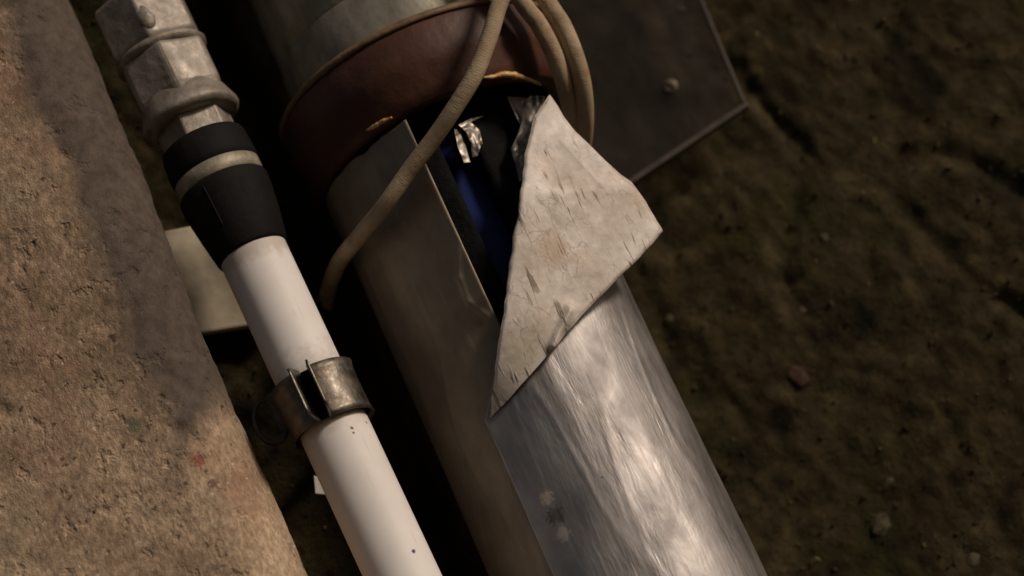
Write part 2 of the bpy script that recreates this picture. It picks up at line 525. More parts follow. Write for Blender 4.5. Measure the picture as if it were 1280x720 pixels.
rub = simple('black_rubber', (0.0075, 0.0065, 0.006), 0.75, 0, 0.3, 90, 0.0003, 0.16)
z_b, z_bl, z_bu, z_t = wz(308, 302, 0.0178), wz(283, 209, 0.0222), wz(279, 191, 0.0218), wz(251, 157, 0.0208)
coup = root('rubber_coupling', 'black rubber coupling sleeve joining the white conduit to the metal union', 'coupling', fw)
lathe('sleeve', [(0.0168, z_b-0.0004), (0.0174, z_b), (0.0181, z_b+0.0012), (0.0205, z_b+0.016), (0.0222, z_bl-0.008), (0.0226, z_bl-0.002), (0.0222, z_bl-0.0004), (0.0208, z_bl+0.0004),
                 (0.0208, z_bu-0.0004), (0.0216, z_bu+0.0002), (0.0221, z_bu+0.003), (0.0215, z_t-0.003), (0.0207, z_t-0.0006), (0.0190, z_t)], rub, coup, 64, wob=0.0004)
a_, b_ = fw.hit(252, 240, 0.0225), fw.hit(272, 300, 0.019)
sb = []
for t in np.linspace(0, 1, 10):
    z = z_bl-0.004 + (z_b+0.012 - z_bl+0.004)*t
    rr = 0.0226 + (0.0204-0.0226)*t
    a = R_(-16)
    sb.append((rr*math.sin(a), -rr*math.cos(a), z))
tube('mould_seam', sb, 0.00045, rub, coup, 8)
steel_d = simple('dull_steel', (0.30, 0.265, 0.20), 0.6, 0.4, 0.35, 160, 0.0002)
band = lathe('clamp_band', [(0.0211, z_bl), (0.0217, z_bl+0.0004), (0.0217, z_bu-0.0004), (0.0211, z_bu)], steel_d, coup, 64, cap=False)
# union
def union_mat():
    M = Mat('galvanised_fitting', 0.5, 0.3, 0.4)
    c = M.ramp(M.noise(70, 6, 0.65), [(0.3, (0.15, 0.125, 0.10)), (0.5, (0.27, 0.235, 0.195)), (0.72, (0.38, 0.345, 0.30))])
    M.color(c)
    M.rough(M.ramp(M.noise(130, 4), [(0.3, 0.42), (0.7, 0.66)]))
    M.bump(M.noise(120, 5), 0.0009)
    return M.m
UM = union_mat()
un = root('pipe_union', 'galvanised metal pipe union with hexagonal nuts above the rubber coupling', 'pipe fitting', fw)
z_n0, z_n1 = wz(249, 154, 0.018), wz(243, 130, 0.018)
z_l0, z_l1 = wz(240, 126, 0.024), wz(233, 103, 0.023)
z_h1 = wz(214, 44, 0.023)
z_u1 = wz(190, -30, 0.023)
def hexa(name, prof, a0, smooth_ang=20, bw=0.0026):
    o = lathe(name, prof, UM, un, 6, R_(a0), smooth=False)
    bevel(o, bw, 3, 15)
    return o
hexa('lock_nut', [(0.0192, z_n0-0.004), (0.0192, z_n1+0.004)], -10, bw=0.001)
lathe('flange_lip', [(0.0188, z_l0-0.0015), (0.0224, z_l0-0.0010), (0.0244, z_l0+0.0004), (0.0250, z_l0+0.0018), (0.0247, z_l0+0.0032), (0.0236, z_l0+0.0062), (0.0222, z_l0+0.0100), (0.0203, z_l0+0.0150)], UM, un, 64, wob=0.00018)
hexa('union_nut', [(0.0216, z_l0+0.0050), (0.0240, z_l0+0.0135), (0.0240, z_h1)], 8, bw=0.0024)
lathe('collar_ring', [(0.0205, z_h1-0.001), (0.0222, z_h1), (0.0231, z_h1+0.0012), (0.0231, z_h1+0.0024), (0.0222, z_h1+0.0036)], UM, un, 48, wob=0.0005)
hexa('upper_nut', [(0.0222, z_h1+0.0025), (0.0244, z_h1+0.0050), (0.0244, z_u1-0.002), (0.0225, z_u1)], 2, bw=0.0042)
lathe('riser', [(0.0165, z_u1-0.003), (0.0165, 2.2)], UM, un, 48)
# cast lumps on the upper nut
V, F = blob(31)
a, z = fw.hit(181, 22, 0.024)
mesh_obj('cast_lug', V*np.array([0.004, 0.003, 0.007])+np.array([0.0222*math.sin(a), -0.0222*math.cos(a), z]), F, UM, un)

# ---- clamp on the conduit
CM = Mat('clamp_steel', 0.28, 0.95)
CM.color(CM.ramp(CM.noise(110, 5), [(0.32, (0.10, 0.082, 0.065)), (0.6, (0.21, 0.185, 0.155))]))
CM.rough(CM.ramp(CM.noise(200, 4), [(0.3, 0.38), (0.7, 0.62)]))
CM.bump(CM.noise(150, 4), 0.0005)
CMm = CM.m
RB = 0.0189
cz1, cz0 = wz(428, 448, RB), wz(436, 513, RB)
cl = root('pipe_clamp', 'shiny split metal clamp gripping the white conduit halfway down', 'pipe clamp', fw)
def arc_band(name, a0, a1, r, z0, z1, th, mat, parent, n=56, flare=0.0):
    V, nz = [], 9
    for i in range(nz):
        z = z0 + (z1-z0)*i/(nz-1)
        f = flare*(abs(2*i/(nz-1)-1)**6)
        for j in range(n):
            a = a0 + (a1-a0)*j/(n-1)
            V.append(((r+f)*math.sin(a), -(r+f)*math.cos(a), z))
    o = mesh_obj(name, V, grid_faces(nz, n), mat, parent)
    s = o.modifiers.new('thick', 'SOLIDIFY'); s.thickness = th; s.offset = 1
    return o
arc_band('gap_shade_band', R_(-172), R_(172), 0.0169, cz0+0.001, cz1-0.001, 0.0012, rub, cl, 60)  # dark band added to stand in for the shade between the ears
arc_band('band', R_(7), R_(352), RB, cz0, cz1, 0.001, CMm, cl, 72, 0.0009)
for sgn, a in ((1, R_(7)), (-1, R_(-8))):
    er = np.array([math.sin(a), -math.cos(a), 0]); et = np.array([math.cos(a), math.sin(a), 0])
    V = []
    nr_, nz_ = 7, 9
    for i in range(nz_):
        for j in range(nr_):
            t = j/(nr_-1)
            r = RB - 0.0005 + 0.016*t
            z = cz0 + (cz1-cz0)*(i/(nz_-1)); zmid = 0.5*(cz0+cz1)
            z = zmid + (z-zmid)*(1-0.14*t*t)
            V.append(er*r + et*(sgn*0.0003*math.sin(t*2.5)) + np.array([0, 0, z]))
    o = mesh_obj('clamp_ear', V, grid_faces(nz_, nr_), CMm, cl)
    s = o.modifiers.new('thick', 'SOLIDIFY'); s.thickness = 0.0011; s.offset = 0
zb = cz0 + 0.45*(cz1-cz0)
# standoff: a loop and a shank back to the wall
lp = []
c0 = fw.local(at(338, 527, 0.012))
for k in range(40):
    a = 2*math.pi*k/40
    lp.append(c0 + np.array([0.0075*math.cos(a), 0.004*math.sin(a), 0.0125*math.sin(a)]))
lp.append(lp[0]); lp.append(lp[1])
DM = simple('grimy_steel', (0.10, 0.085, 0.07), 0.55, 0.4, 0.4, 160, 0.0004)
tube('bracket_loop', lp, 0.0011, DM, cl, 10)
tube('bracket_shank', [(-0.004, y, zb) for y in np.linspace(RB*0.8, 0.17, 12)], 0.0045, DM, cl, 16)
box('bracket_tab', c0+np.array([0.010, 0.004, 0.004]), (0.008, 0.001, 0.010), DM, cl, bev=0.0006)

# ---- jacketed pipe
JY, JR = 0.056, 0.0592
fj = Frame(at(782, 720, JY), at(608, 340, JY), 0.0)
def jz(px, py, r=JR): return fj.hit(px, py, r)[1]
def alu_mat(name, base, rlo, rhi, metal, streak=1.0, seed=0.0, dirt=0.25):
    M = Mat(name, 0.5, metal, 0.4)
    st = M.noise(1, 6, 0.62, M.coord((80, 80, 20), (0.0, 0.12, seed)), 0.9)
    sm = M.noise(34, 5, 0.6)
    c = M.ramp(sm, [(0.3, tuple(v*0.72 for v in base)), (0.7, tuple(min(1, v*1.18) for v in base))])
    grime = M.ramp(M.noise(1, 6, 0.65, M.coord((60, 60, 22))), [(0.50, 0.0), (0.72, dirt)])
    c = M.mix(grime, c, (0.12, 0.085, 0.055))
    M.color(c)
    bl = M.noise(1, 4, 0.5, M.coord((48, 48, 24)), 0.7)
    M.rough(M.ramp(M.math('ADD', M.math('MULTIPLY', st, 0.5), M.math('MULTIPLY', bl, 0.5)), [(0.36, rlo), (0.64, rhi)]))
    M.bump(bl, 0.0010*streak, 0.7)
    sc_ = M.ramp(M.noise(1, 3, 0.5, M.coord((300, 300, 34), (0.1, 0.25, seed))), [(0.52, 0.0), (0.74, 1.0)])
    M.bump(M.math('MULTIPLY', sc_, M.ramp(M.noise(26, 2), [(0.42, 0.0), (0.62, 1.0)])), 0.00014*streak)
    M.bump(st, 0.00034*streak, 0.7)
    M.bump(M.noise(1, 4, 0.6, M.coord((520, 520, 90))), 0.00016*streak)
    return M
jk = root('jacketed_pipe', 'large insulated pipe in torn aluminium jacket with peeled back flap', 'pipe', fj)
z_top = jz(452, 192)
z_A = jz(613, 522)
# boundary of the outer sheet: azimuth against height
zz0 = jz(700, 720)
a_seam = fj.hit(650, 620, JR)[0]
hinge_px = [(613, 522), (620, 450), (628, 400), (640, 300), (648, 262), (656, 195), (668, 145), (687, 118)]
hb = [fj.hit(px, py, JR+0.0008) for px, py in hinge_px[:6]]
hz = np.array([h[1] for h in hb]); ha = np.array([h[0] for h in hb])
ha[0] = a_seam
def a_left(z):
    if z <= hz[0]: return a_seam
    return float(np.interp(z, hz, ha)) + min(0.10, (z-hz[0])*1.2)     # tucked just behind the fold
def dents(A, Z):
    P = np.stack([np.sin(A)*JR, -np.cos(A)*JR, Z], -1)
    d = fbm(P*np.array([30, 30, 9]), 2)*0.0011 + fbm(P*np.array([110, 110, 30])+7, 2)*0.00022
    rd = np.clip(0.07-np.abs(pnoise(P*np.array([42, 42, 9])+3)), 0, 1)*0.004
    return d + rd
zrows = np.concatenate([[0.0, 0.4, 0.8], np.arange(zz0-0.08, z_top, 0.0013), [z_top]])
NC = 190
AA = np.stack([np.linspace(a_left(z), R_(165), NC) for z in zrows]); ZG = np.repeat(zrows[:, None], NC, 1)
RR = JR + 0.0010 + dents(AA, ZG) + (1-np.clip((AA-AA[:, :1])/0.06, 0, 1))*0.0006
V = np.stack([RR*np.sin(AA), -RR*np.cos(AA), ZG], -1).reshape(-1, 3)
ALU = alu_mat('weathered_aluminium', (0.345, 0.323, 0.315), 0.42, 0.68, 0.90, 1.0)
am = ALU
# pinholes and a dull pale label remnant on the sheet
cc = ALU.p.inputs['Base Color'].links[0].from_socket
for (px, py, r, c, f) in ((753, 597, 0.0013, (0.02, 0.015, 0.015), 1), (837, 711, 0.0010, (0.02, 0.015, 0.015), 1), (683, 622, 0.0042, (0.75, 0.62, 0.46), 1.0), (704, 668, 0.0042, (0.62, 0.56, 0.48), 0.8), (694, 645, 0.0050, (0.10, 0.085, 0.075), 0.7)):
    a, z = fj.hit(px, py, JR+0.001)
    cc = ALU.mix(ALU.math('MULTIPLY', ALU.spot((JR*math.sin(a), -JR*math.cos(a), z), r), float(f)), cc, c)
ALU.color(cc)
o = mesh_obj('outer_sheet', V, grid_np(len(zrows), NC), ALU.m, jk)
s = o.modifiers.new('thick', 'SOLIDIFY'); s.thickness = 0.0006; s.offset = -1
# under sheet: duller, its base also darkened for the shade on that side
a_ul = fj.hit(545, 230, JR)[0]
NU = 200
ridge = np.array([fj.hit(*p, JR) for p in ((577, 318), (578, 350), (590, 380), (612, 398))])
AA = np.repeat(np.linspace(R_(-205), a_ul, NU)[None, :], len(zrows), 0); ZG = np.repeat(zrows[:, None], NU, 1)
RR = JR - 0.0004 + 0.7*dents(AA+9, ZG)
for k in range(len(ridge)-1):                       # a crumpled crease beside the cut edge
    p0, p1 = ridge[k], ridge[k+1]
    d = (p1-p0)*np.array([JR, 1]); q = np.stack([(AA-p0[0])*JR, ZG-p0[1]], -1)
    t = np.clip((q @ d)/(d @ d), 0, 1)[..., None]
    RR = RR + 0.0008*np.exp(-(np.linalg.norm(q-t*d, axis=-1)/0.0014)**2)
zc0 = jz(622, 425)
RR = RR + 0.0085*np.clip((AA-(a_ul-0.50))/0.50, 0, 1)**2 * np.clip((ZG-zc0)/0.02, 0, 1)
ZG = ZG + np.where(ZG > z_top-0.004, fbm(np.stack([AA*5, AA*0, AA*0], -1), 2)*0.002, 0)   # ragged upper end
V = np.stack([RR*np.sin(AA), -RR*np.cos(AA), ZG], -1).reshape(-1, 3)
UND = alu_mat('dull_shaded_aluminium', (0.27, 0.22, 0.165), 0.45, 0.65, 0.45, 0.6, 1.3, 0.5)
o = mesh_obj('under_sheet', V, grid_np(len(zrows), NU), UND.m, jk)
s = o.modifiers.new('thick', 'SOLIDIFY'); s.thickness = 0.0007; s.offset = -1
# core: black insulation with a slit, blue carrier pipe in it
ins = simple('black_insulation', (0.006, 0.006, 0.006), 0.9, 0, 0.4, 140, 0.0008, 0.12)
z_ct = z_top + 0.06
CR = JR*0.86
a_s0, a_s1 = fj.hit(580, 250, CR)[0], fj.hit(628, 250, CR)[0]
zr = np.concatenate([[0.0], np.linspace(z_A-0.08, z_ct, 80)])
V, NI = [], 90
for z in zr:
    aa = np.linspace(a_s1, a_s0 + 2*math.pi, NI)
    rr = CR + fbm(np.stack([np.sin(aa)*3, np.cos(aa)*3, np.full(NI, z*60)], -1), 3)*0.0016
    V += [(r*math.sin(a), -r*math.cos(a), z) for r, a in zip(rr, aa)]
o = mesh_obj('insulation', V, grid_faces(len(zr), NI), ins, jk)
s = o.modifiers.new('thick', 'SOLIDIFY'); s.thickness = 0.009; s.offset = -1
blue = simple('blue_plastic', (0.008, 0.016, 0.085), 0.5, 0, 0.3, 60, 0.0003)
lathe('carrier_pipe', [(CR-0.011, 0.0), (CR-0.011, z_ct)], blue, jk, 48)

# the peeled flap: the inner face turned outwards to the right
FT, FA = 0.42, math.asin(0.42)
def flap_pt(px, py, off):
    """sight line meets: cylinder JR+off, then its tangent plane past sin(az)=FT"""
    r = JR + off
    a, z = fj.hit(px, py, r)
    k = min(max((520-py)/110.0, 0.0), 1.0)
    if a < FA:                                  # flatter than the pipe, springing away from it towards the fold
        r0 = r
        for _ in range(4):
            r = r0 + k*0.30*JR*max(FA-a, 0)**2
            a, z = fj.hit(px, py, r)
    if math.sin(a) < FT and a < 1.2:
        c, d = fj.lray(px, py)
        A = d[0]**2+d[1]**2; B = c[0]*d[0]+c[1]*d[1]; C = c[0]**2+c[1]**2-r*r
        if B*B-A*C > 0:
            return np.array([r*math.sin(a), -r*math.cos(a), z])
    n = np.array([FT, -math.sqrt(1-FT*FT), 0])
    c, d = fj.lray(px, py)
    t = (r - c @ n)/(d @ n)
    return c + d*t
def resample(P, n):
    P = np.array(P, dtype=float)
    s = np.concatenate([[0], np.cumsum(np.linalg.norm(np.diff(P, axis=0), axis=1))]); s /= s[-1]
    q = np.linspace(0, 1, n)
    return np.stack([np.interp(q, s, P[:, 0]), np.interp(q, s, P[:, 1])], -1)
right_px = [(613, 522), (640, 494), (676, 454), (695, 433), (713, 411), (745, 376), (772, 349), (815, 306), (829, 288), (821, 276), (806, 250), (790, 228), (776, 218), (757, 201), (736, 180), (718, 163), (705, 146), (697, 132), (690, 122), (687, 118)]
NT, NS = 170, 90
Lp, Rp = resample(hinge_px, NT), resample(right_px, NT)
jag = fbm(np.stack([np.linspace(0, 11, NT), np.zeros(NT), np.zeros(NT)], -1), 4, 0.5)[:, None]*3.6
env = np.clip(np.minimum(np.arange(NT), NT-1-np.arange(NT))/8.0, 0, 1)[:, None]
Lp = Lp + jag*env*np.array([1, 0.2]); Rp = Rp + jag[::-1]*env*np.array([0.5, 0.5])*0.8
crease_a, crease_b = np.array([713, 388.0]), np.array([693, 432.0])
sg = np.linspace(0, 1, NS)
PG = Lp[:, None, :]*(1-sg)[None, :, None] + Rp[:, None, :]*sg[None, :, None]
upg = np.clip((522-PG[..., 1])/120.0, 0, 1)
lift = np.clip((500-PG[..., 1])/260.0, 0, 1)
zero = np.zeros(PG.shape[:2])
OFF = 0.0016 + 0.0018*upg + 0.0130*lift + upg*(fbm(np.stack([PG[..., 0]/95.0, PG[..., 1]/95.0, zero+0.3], -1), 2)*0.0013 + fbm(np.stack([PG[..., 0]/20.0, PG[..., 1]/26.0, zero+4.3], -1), 2)*0.00012)
EG = sg[None, :]*np.linalg.norm(Rp-Lp, axis=1)[:, None]
OFF -= 0.0014*np.exp(-(EG/2.5)**2)*upg              # rolled edge along the fold
dv = crease_b-crease_a
tt = np.clip(((PG-crease_a) @ dv)/(dv @ dv), 0, 1)[..., None]
OFF += 0.0036*np.exp(-(np.linalg.norm(PG-crease_a-tt*dv, axis=-1)/7.0)**2)   # dimple near the lower free edge
for (ax, ay, bx, by, am, wd) in ((700, 175, 752, 232, 0.0005, 5), (735, 150, 812, 262, -0.0005, 9), (668, 250, 742, 330, -0.0003, 6)):
    ca, cb = np.array([ax, ay], float), np.array([bx, by], float); dv2 = cb-ca
    t2 = np.clip(((PG-ca) @ dv2)/(dv2 @ dv2), 0, 1)[..., None]
    OFF += am*np.exp(-(np.linalg.norm(PG-ca-t2*dv2, axis=-1)/wd))
ER = (1-sg)[None, :]*np.linalg.norm(Rp-Lp, axis=1)[:, None]
OFF -= 0.0012*np.exp(-(ER/3.0)**2)*np.clip((430-PG[..., 1])/60.0, 0, 1)   # free edge bent back
OFF -= 0.003*np.exp(-(np.linalg.norm((PG-np.array([707, 422]))*np.array([1, 0.6]), axis=-1)/8.0)**2)
V = np.array([flap_pt(p[0], p[1], of) for p, of in zip(PG.reshape(-1, 2), OFF.ravel())])
FM = Mat('flap_inner_face', 0.5, 0.0, 0.4)
base = FM.ramp(FM.noise(40, 6, 0.6), [(0.3, (0.54, 0.465, 0.39)), (0.55, (0.68, 0.615, 0.555)), (0.75, (0.77, 0.71, 0.66))])
rust = FM.ramp(FM.noise(26, 4), [(0.55, 0.0), (0.72, 0.5)])
base = FM.mix(rust, base, (0.50, 0.34, 0.20))
base = FM.mix(1.0, base, FM.ramp(FM.noise(230, 4, 0.65), [(0.3, 0.80), (0.7, 1.12)]), 'MULTIPLY')
vo = FM.n.new('ShaderNodeTexVoronoi'); vo.feature = 'DISTANCE_TO_EDGE'; vo.inputs['Scale'].default_value = 1.0
wob = FM.mix(0.12, FM.coord((190, 60, 85), (0, R_(-20), 0)), FM.n.new('ShaderNodeTexNoise').outputs['Color'], 'ADD')
wt = wob.node.inputs[7].links[0].from_node; wt.inputs['Scale'].default_value = 130.0; wt.inputs['Detail'].default_value = 3
FM.l.new(FM.tc.outputs['Object'], wt.inputs['Vector']); wob.node.inputs[0].default_value = 1.2
FM.l.new(wob, vo.inputs['Vector'])
crk = FM.math('MULTIPLY', FM.ramp(vo.outputs['Distance'], [(0.0, 1.0), (0.05, 0.0)]), FM.ramp(FM.noise(55, 3, 0.6), [(0.48, 0.0), (0.60, 0.6)]))
base = FM.mix(crk, base, (0.27, 0.19, 0.12))
# scratches: thin, drawn out, running down to the right
scr = FM.noise(1, 3, 0.5, FM.coord((330, 60, 40), (0, R_(-16), 0)), 0.4)
scr2 = FM.noise(1, 2, 0.5, FM.coord((400, 60, 60), (0, R_(-5), 0.4)), 0.6)
gate = FM.ramp(FM.noise(24, 3), [(0.44, 0.0), (0.56, 1.0)])
sm_ = FM.math('MULTIPLY', FM.ramp(scr, [(0.62, 0.0), (0.72, 1.0)]), gate)
sm2 = FM.ramp(scr2, [(0.71, 0.0), (0.78, 0.9)])
scr3 = FM.noise(1, 2, 0.5, FM.coord((260, 60, 34), (0, R_(-26), 0.9)), 0.3)
sm3 = FM.math('MULTIPLY', FM.ramp(scr3, [(0.62, 0.0), (0.68, 0.8)]), FM.ramp(FM.noise(33, 3), [(0.42, 0.0), (0.52, 1.0)]))
sall = FM.math('MAXIMUM', FM.math('MAXIMUM', sm_, sm2), sm3)
base = FM.mix(FM.math('MULTIPLY', sall, 0.9), base, (0.13, 0.09, 0.05))
FM.color(base)
FM.rough(FM.ramp(FM.noise(60, 4), [(0.35, 0.42), (0.65, 0.68)]))
for (px, py, r, c, f) in ((772, 212, 0.008, (0.40, 0.20, 0.11), 0.7), (745, 208, 0.007, (0.85, 0.80, 0.74), 0.6), (710, 185, 0.008, (0.80, 0.75, 0.68), 0.5), (690, 315, 0.010, (0.46, 0.32, 0.19), 0.5), (799, 291, 0.0022, (0.12, 0.09, 0.06), 0.8), (650, 440, 0.012, (0.50, 0.44, 0.30), 0.4)):
    q = flap_pt(px, py, 0.010)
    base = FM.mix(FM.math('MULTIPLY', FM.spot(tuple(q), r), f), base, c)
FM.color(base)
FM.bump(sall, 0.0006, 0.6)
FM.bump(FM.noise(45, 4), 0.0005, 0.6)
FM.bump(FM.noise(300, 3), 0.00015)
fl = mesh_obj('peeled_flap', V, grid_np(NT, NS), FM.m, jk)
s = fl.modifiers.new('thick', 'SOLIDIFY'); s.thickness = 0.0007; s.offset = -1
fl['label'] = 'peeled back flap showing its pale scratched inner face'

# crumpled shiny strip at the top of the fold, and foil scraps inside
SH = alu_mat('bright_torn_foil', (0.38, 0.34, 0.29), 0.38, 0.55, 0.75, 0.5, 0.5, 0.25).m
def sheet(name, rows, mat, parent, off, amp=0.0012, nn=26):
    """rows: list of (left px, right px, lift left, lift right) from low to high; a crumpled strip"""
    A = np.array([r[0] for r in rows], float); B = np.array([r[1] for r in rows], float)
    LA = np.array([r[2] for r in rows]); LB = np.array([r[3] for r in rows])
    q = np.linspace(0, len(rows)-1, nn*2); ix = np.arange(len(rows))
    V = []
    for t in q:
        pa = np.array([np.interp(t, ix, A[:, 0]), np.interp(t, ix, A[:, 1])]); pb = np.array([np.interp(t, ix, B[:, 0]), np.interp(t, ix, B[:, 1])])
        la, lb = np.interp(t, ix, LA), np.interp(t, ix, LB)
        for j in range(nn):
            s_ = j/(nn-1); p = pa*(1-s_)+pb*s_
            w = np.abs(fbm(np.array([[p[0]/16.0, p[1]/22.0, off*900]]), 2)[0])*amp
            V.append(flap_pt(p[0], p[1], off + la*(1-s_) + lb*s_ + w))
    o = mesh_obj(name, V, grid_np(nn*2, nn), mat, parent)
    s = o.modifiers.new('thick', 'SOLIDIFY'); s.thickness = 0.0005
    return o
sheet('curled_edge', [((649, 226), (652, 226), 0, 0.001), ((645, 208), (656, 206), -0.002, 0.001), ((638, 187), (658, 188), -0.004, 0.0012), ((646, 170), (661, 170), -0.003, 0.0012),
                      ((653, 150), (668, 150), -0.003, 0.001), ((653, 128), (676, 133), -0.004, 0.001), ((664, 119), (682, 120), -0.003, 0.001)], SH, jk, 0.003, 0.0045)
sheet('foil_scrap', [((580, 204), (588, 203), 0, 0), ((572, 182), (582, 182), 0.001, -0.001), ((568, 162), (576, 160), 0.001, -0.001)], SH, jk, -0.006, 0.002)
sheet('foil_scrap', [((590, 197), (596, 195), -0.002, 0), ((589, 180), (603, 178), 0, 0.001), ((584, 166), (600, 163), 0.001, -0.002), ((573, 156), (588, 152), 0.001, 0), ((588, 150), (606, 144), 0, -0.003)], SH, jk, -0.005, 0.003)

# ---- upper pipe with red collar
fu = Frame(at(782+24, 720, JY), at(608+24, 340, JY), 1.0)
UR, KR = 0.0625, 0.0745
zk1 = fu.hit(506, 27, KR)[1]; zk0 = fu.hit(553, 120, KR-0.0065)[1]
z_joint = fu.hit(428, 0, UR)[1]
def up_mat():
    M = Mat('grey_zinc_pipe', 0.5, 0.35, 0.5)
    c = M.ramp(M.noise(24, 6, 0.6), [(0.3, (0.22, 0.20, 0.155)), (0.55, (0.36, 0.335, 0.275)), (0.8, (0.48, 0.46, 0.40))])
    c = M.mix(M.ramp(M.noise(1, 6, 0.68, M.coord((34, 34, 16))), [(0.40, 0.0), (0.66, 0.85)]), c, (0.10, 0.085, 0.06))
    M.color(c); M.bump(M.noise(60, 5), 0.0008)
    return M.m
ZM = up_mat()
up = root('upper_pipe', 'wide grey metal pipe entering from the top above the red collar', 'pipe', fu)
lathe('pipe_body', [(UR-0.004, zk1-0.01), (UR, zk1-0.006), (UR, z_joint-0.0012), (UR-0.0012, z_joint)], ZM, up, 96, cap=False)
lathe('pipe_extension', [(UR-0.0015, z_joint-0.001), (UR-0.0003, z_joint+0.0015), (UR-0.0003, 2.2)], ZM, up, 96, cap=False)
def red_mat():
    M = Mat('red_brown_rubber', 0.55, 0, 0.4)
    M.color(M.ramp(M.noise(30, 6, 0.6), [(0.3, (0.040, 0.015, 0.009)), (0.6, (0.082, 0.030, 0.017)), (0.8, (0.12, 0.055, 0.032))]))
    M.bump(M.noise(110, 4), 0.0006)
    return M.m
RM = red_mat()
co = root('red_collar', 'dark red rubber collar round the lower end of the upper pipe', 'collar', fu)
lathe('collar_band', [(KR-0.018, zk0+0.004), (KR-0.014, zk0+0.0005), (KR-0.0085, zk0), (KR-0.0065, zk0+0.0012), (KR-0.004, zk0+0.006), (KR-0.0012, zk0+0.015), (KR+0.0002, 0.55*zk0+0.45*zk1), (KR+0.0006, 0.4*zk0+0.6*zk1), (KR, zk1-0.004), (KR-0.0012, zk1-0.001), (KR-0.004, zk1), (UR-0.001, zk1+0.0005)], RM, co, 128, cap=False, wob=0.0005)
tan = simple('tan_lip', (0.17, 0.10, 0.055), 0.65, 0, 0.3, 120, 0.0004)
lathe('upper_lip', [(UR-0.001, zk1+0.0045), (UR+0.004, zk1+0.0042), (KR-0.002, zk1+0.0024), (KR+0.0012, zk1), (KR+0.0008, zk1-0.0022), (KR-0.002, zk1-0.0022)], tan, co, 128, cap=False, wob=0.0006)
amber = Mat('amber_sealant', 0.4, 0, 0.5)
amber.color(amber.ramp(amber.noise(130, 4), [(0.35, (0.45, 0.13, 0.02)), (0.5, (0.55, 0.33, 0.10)), (0.7, (0.66, 0.55, 0.33))]))
amber.bump(amber.noise(300, 3), 0.0008)
def bead(pxs, r0):
    pts = []
    for (px, py) in pxs:
        a, z = fu.hit(px, py, KR-0.0055); pts.append(((KR-0.0055)*math.sin(a), -(KR-0.0055)*math.cos(a), z))
    pts = catmull(pts, 8); n = len(pts)
    rr = [r0*(0.35+0.65*math.sin(math.pi*(i+0.5)/n)) * (1+0.5*fbm(np.array([[i*0.35, 0.5, r0*9e3]]), 2)[0]) for i in range(n)]
    tube('sealant_bead', pts, rr, amber.m, co, 10)
bead([(604, 97), (616, 96), (630, 93), (646, 95), (660, 99), (676, 106)], 0.0016)
bead([(458, 163), (468, 158), (478, 152), (490, 147)], 0.0012)

# ---- cables
def cable_mat():
    M = Mat('braided_cable', 0.85, 0, 0.15)
    u = M.coord((1, 1, 1), (0, 0, 0), 'UV')
    sp = M.n.new('ShaderNodeSeparateXYZ'); M.l.new(u, sp.inputs[0])
    s1 = M.math('SINE', M.math('ADD', M.math('MULTIPLY', sp.outputs[0], 2*math.pi/0.0013), M.math('MULTIPLY', sp.outputs[1], 2*math.pi*3)))
    s2 = M.math('SINE', M.math('SUBTRACT', M.math('MULTIPLY', sp.outputs[0], 2*math.pi/0.0013), M.math('MULTIPLY', sp.outputs[1], 2*math.pi*3)))
    w = M.math('MAXIMUM', s1, s2)
    c = M.ramp(M.noise(55, 5, 0.6), [(0.3, (0.24, 0.175, 0.11)), (0.5, (0.40, 0.305, 0.20)), (0.72, (0.50, 0.40, 0.285))])
    c = M.mix(M.ramp(M.noise(80, 2), [(0.66, 0.0), (0.74, 0.6)]), c, (0.42, 0.13, 0.07))
    c = M.mix(M.ramp(M.math('MULTIPLY_ADD', w, 0.5), [(0.0, 0.10), (0.55, 0.0)]), c, (0.14, 0.10, 0.06))
    nd = c.node
    M.color(c)
    M.bump(w, 0.00003)
    M.bump(M.noise(420, 3), 0.0003)
    return M.m
CB = cable_mat()
def cable(name, label, path, r):
    P = np.array([at(px, py, Y) for px, py, Y in path])
    loc = P[-1].copy()
    pts = catmull(P, 22)
    o = mesh_obj
    t = tube(name, pts-loc, r, CB, None, 22)
    t.location = loc
    return tag(t, label, 'cable', 'tan braided cables hanging over the red collar')
cable('braided_cable', 'tan braided cable slanting left across the red collar and down the jacket', [
    (690, -190, -0.030), (660, -90, -0.034), (626, 0, -0.038), (612, 45, -0.038), (594, 92, -0.037), (570, 132, -0.033), (543, 172, -0.026), (511, 214, -0.019), (480, 258, -0.012),
    (449, 296, 0.004), (424, 328, 0.030), (409, 368, 0.066), (404, 410, 0.090), (410, 470, 0.110)], 0.0041)
cable('braided_cable', 'inner of the two tan braided cables bending down right of the collar', [
    (560, -190, -0.020), (606, -80, -0.016), (651, 0, -0.010), (672, 28, -0.006), (690, 62, 0.000), (703, 98, 0.010), (713, 135, 0.024), (720, 172, 0.040), (722, 215, 0.060), (716, 270, 0.100), (700, 330, 0.125)], 0.0043)
cable('braided_cable', 'outer of the two tan braided cables bending down right of the collar', [
    (590, -190, -0.014), (640, -80, -0.010), (683, 0, -0.004), (704, 34, 0.000), (720, 74, 0.006), (729, 112, 0.016), (731, 150, 0.030), (728, 182, 0.046), (722, 220, 0.074), (712, 280, 0.112), (690, 350, 0.130)], 0.0045)

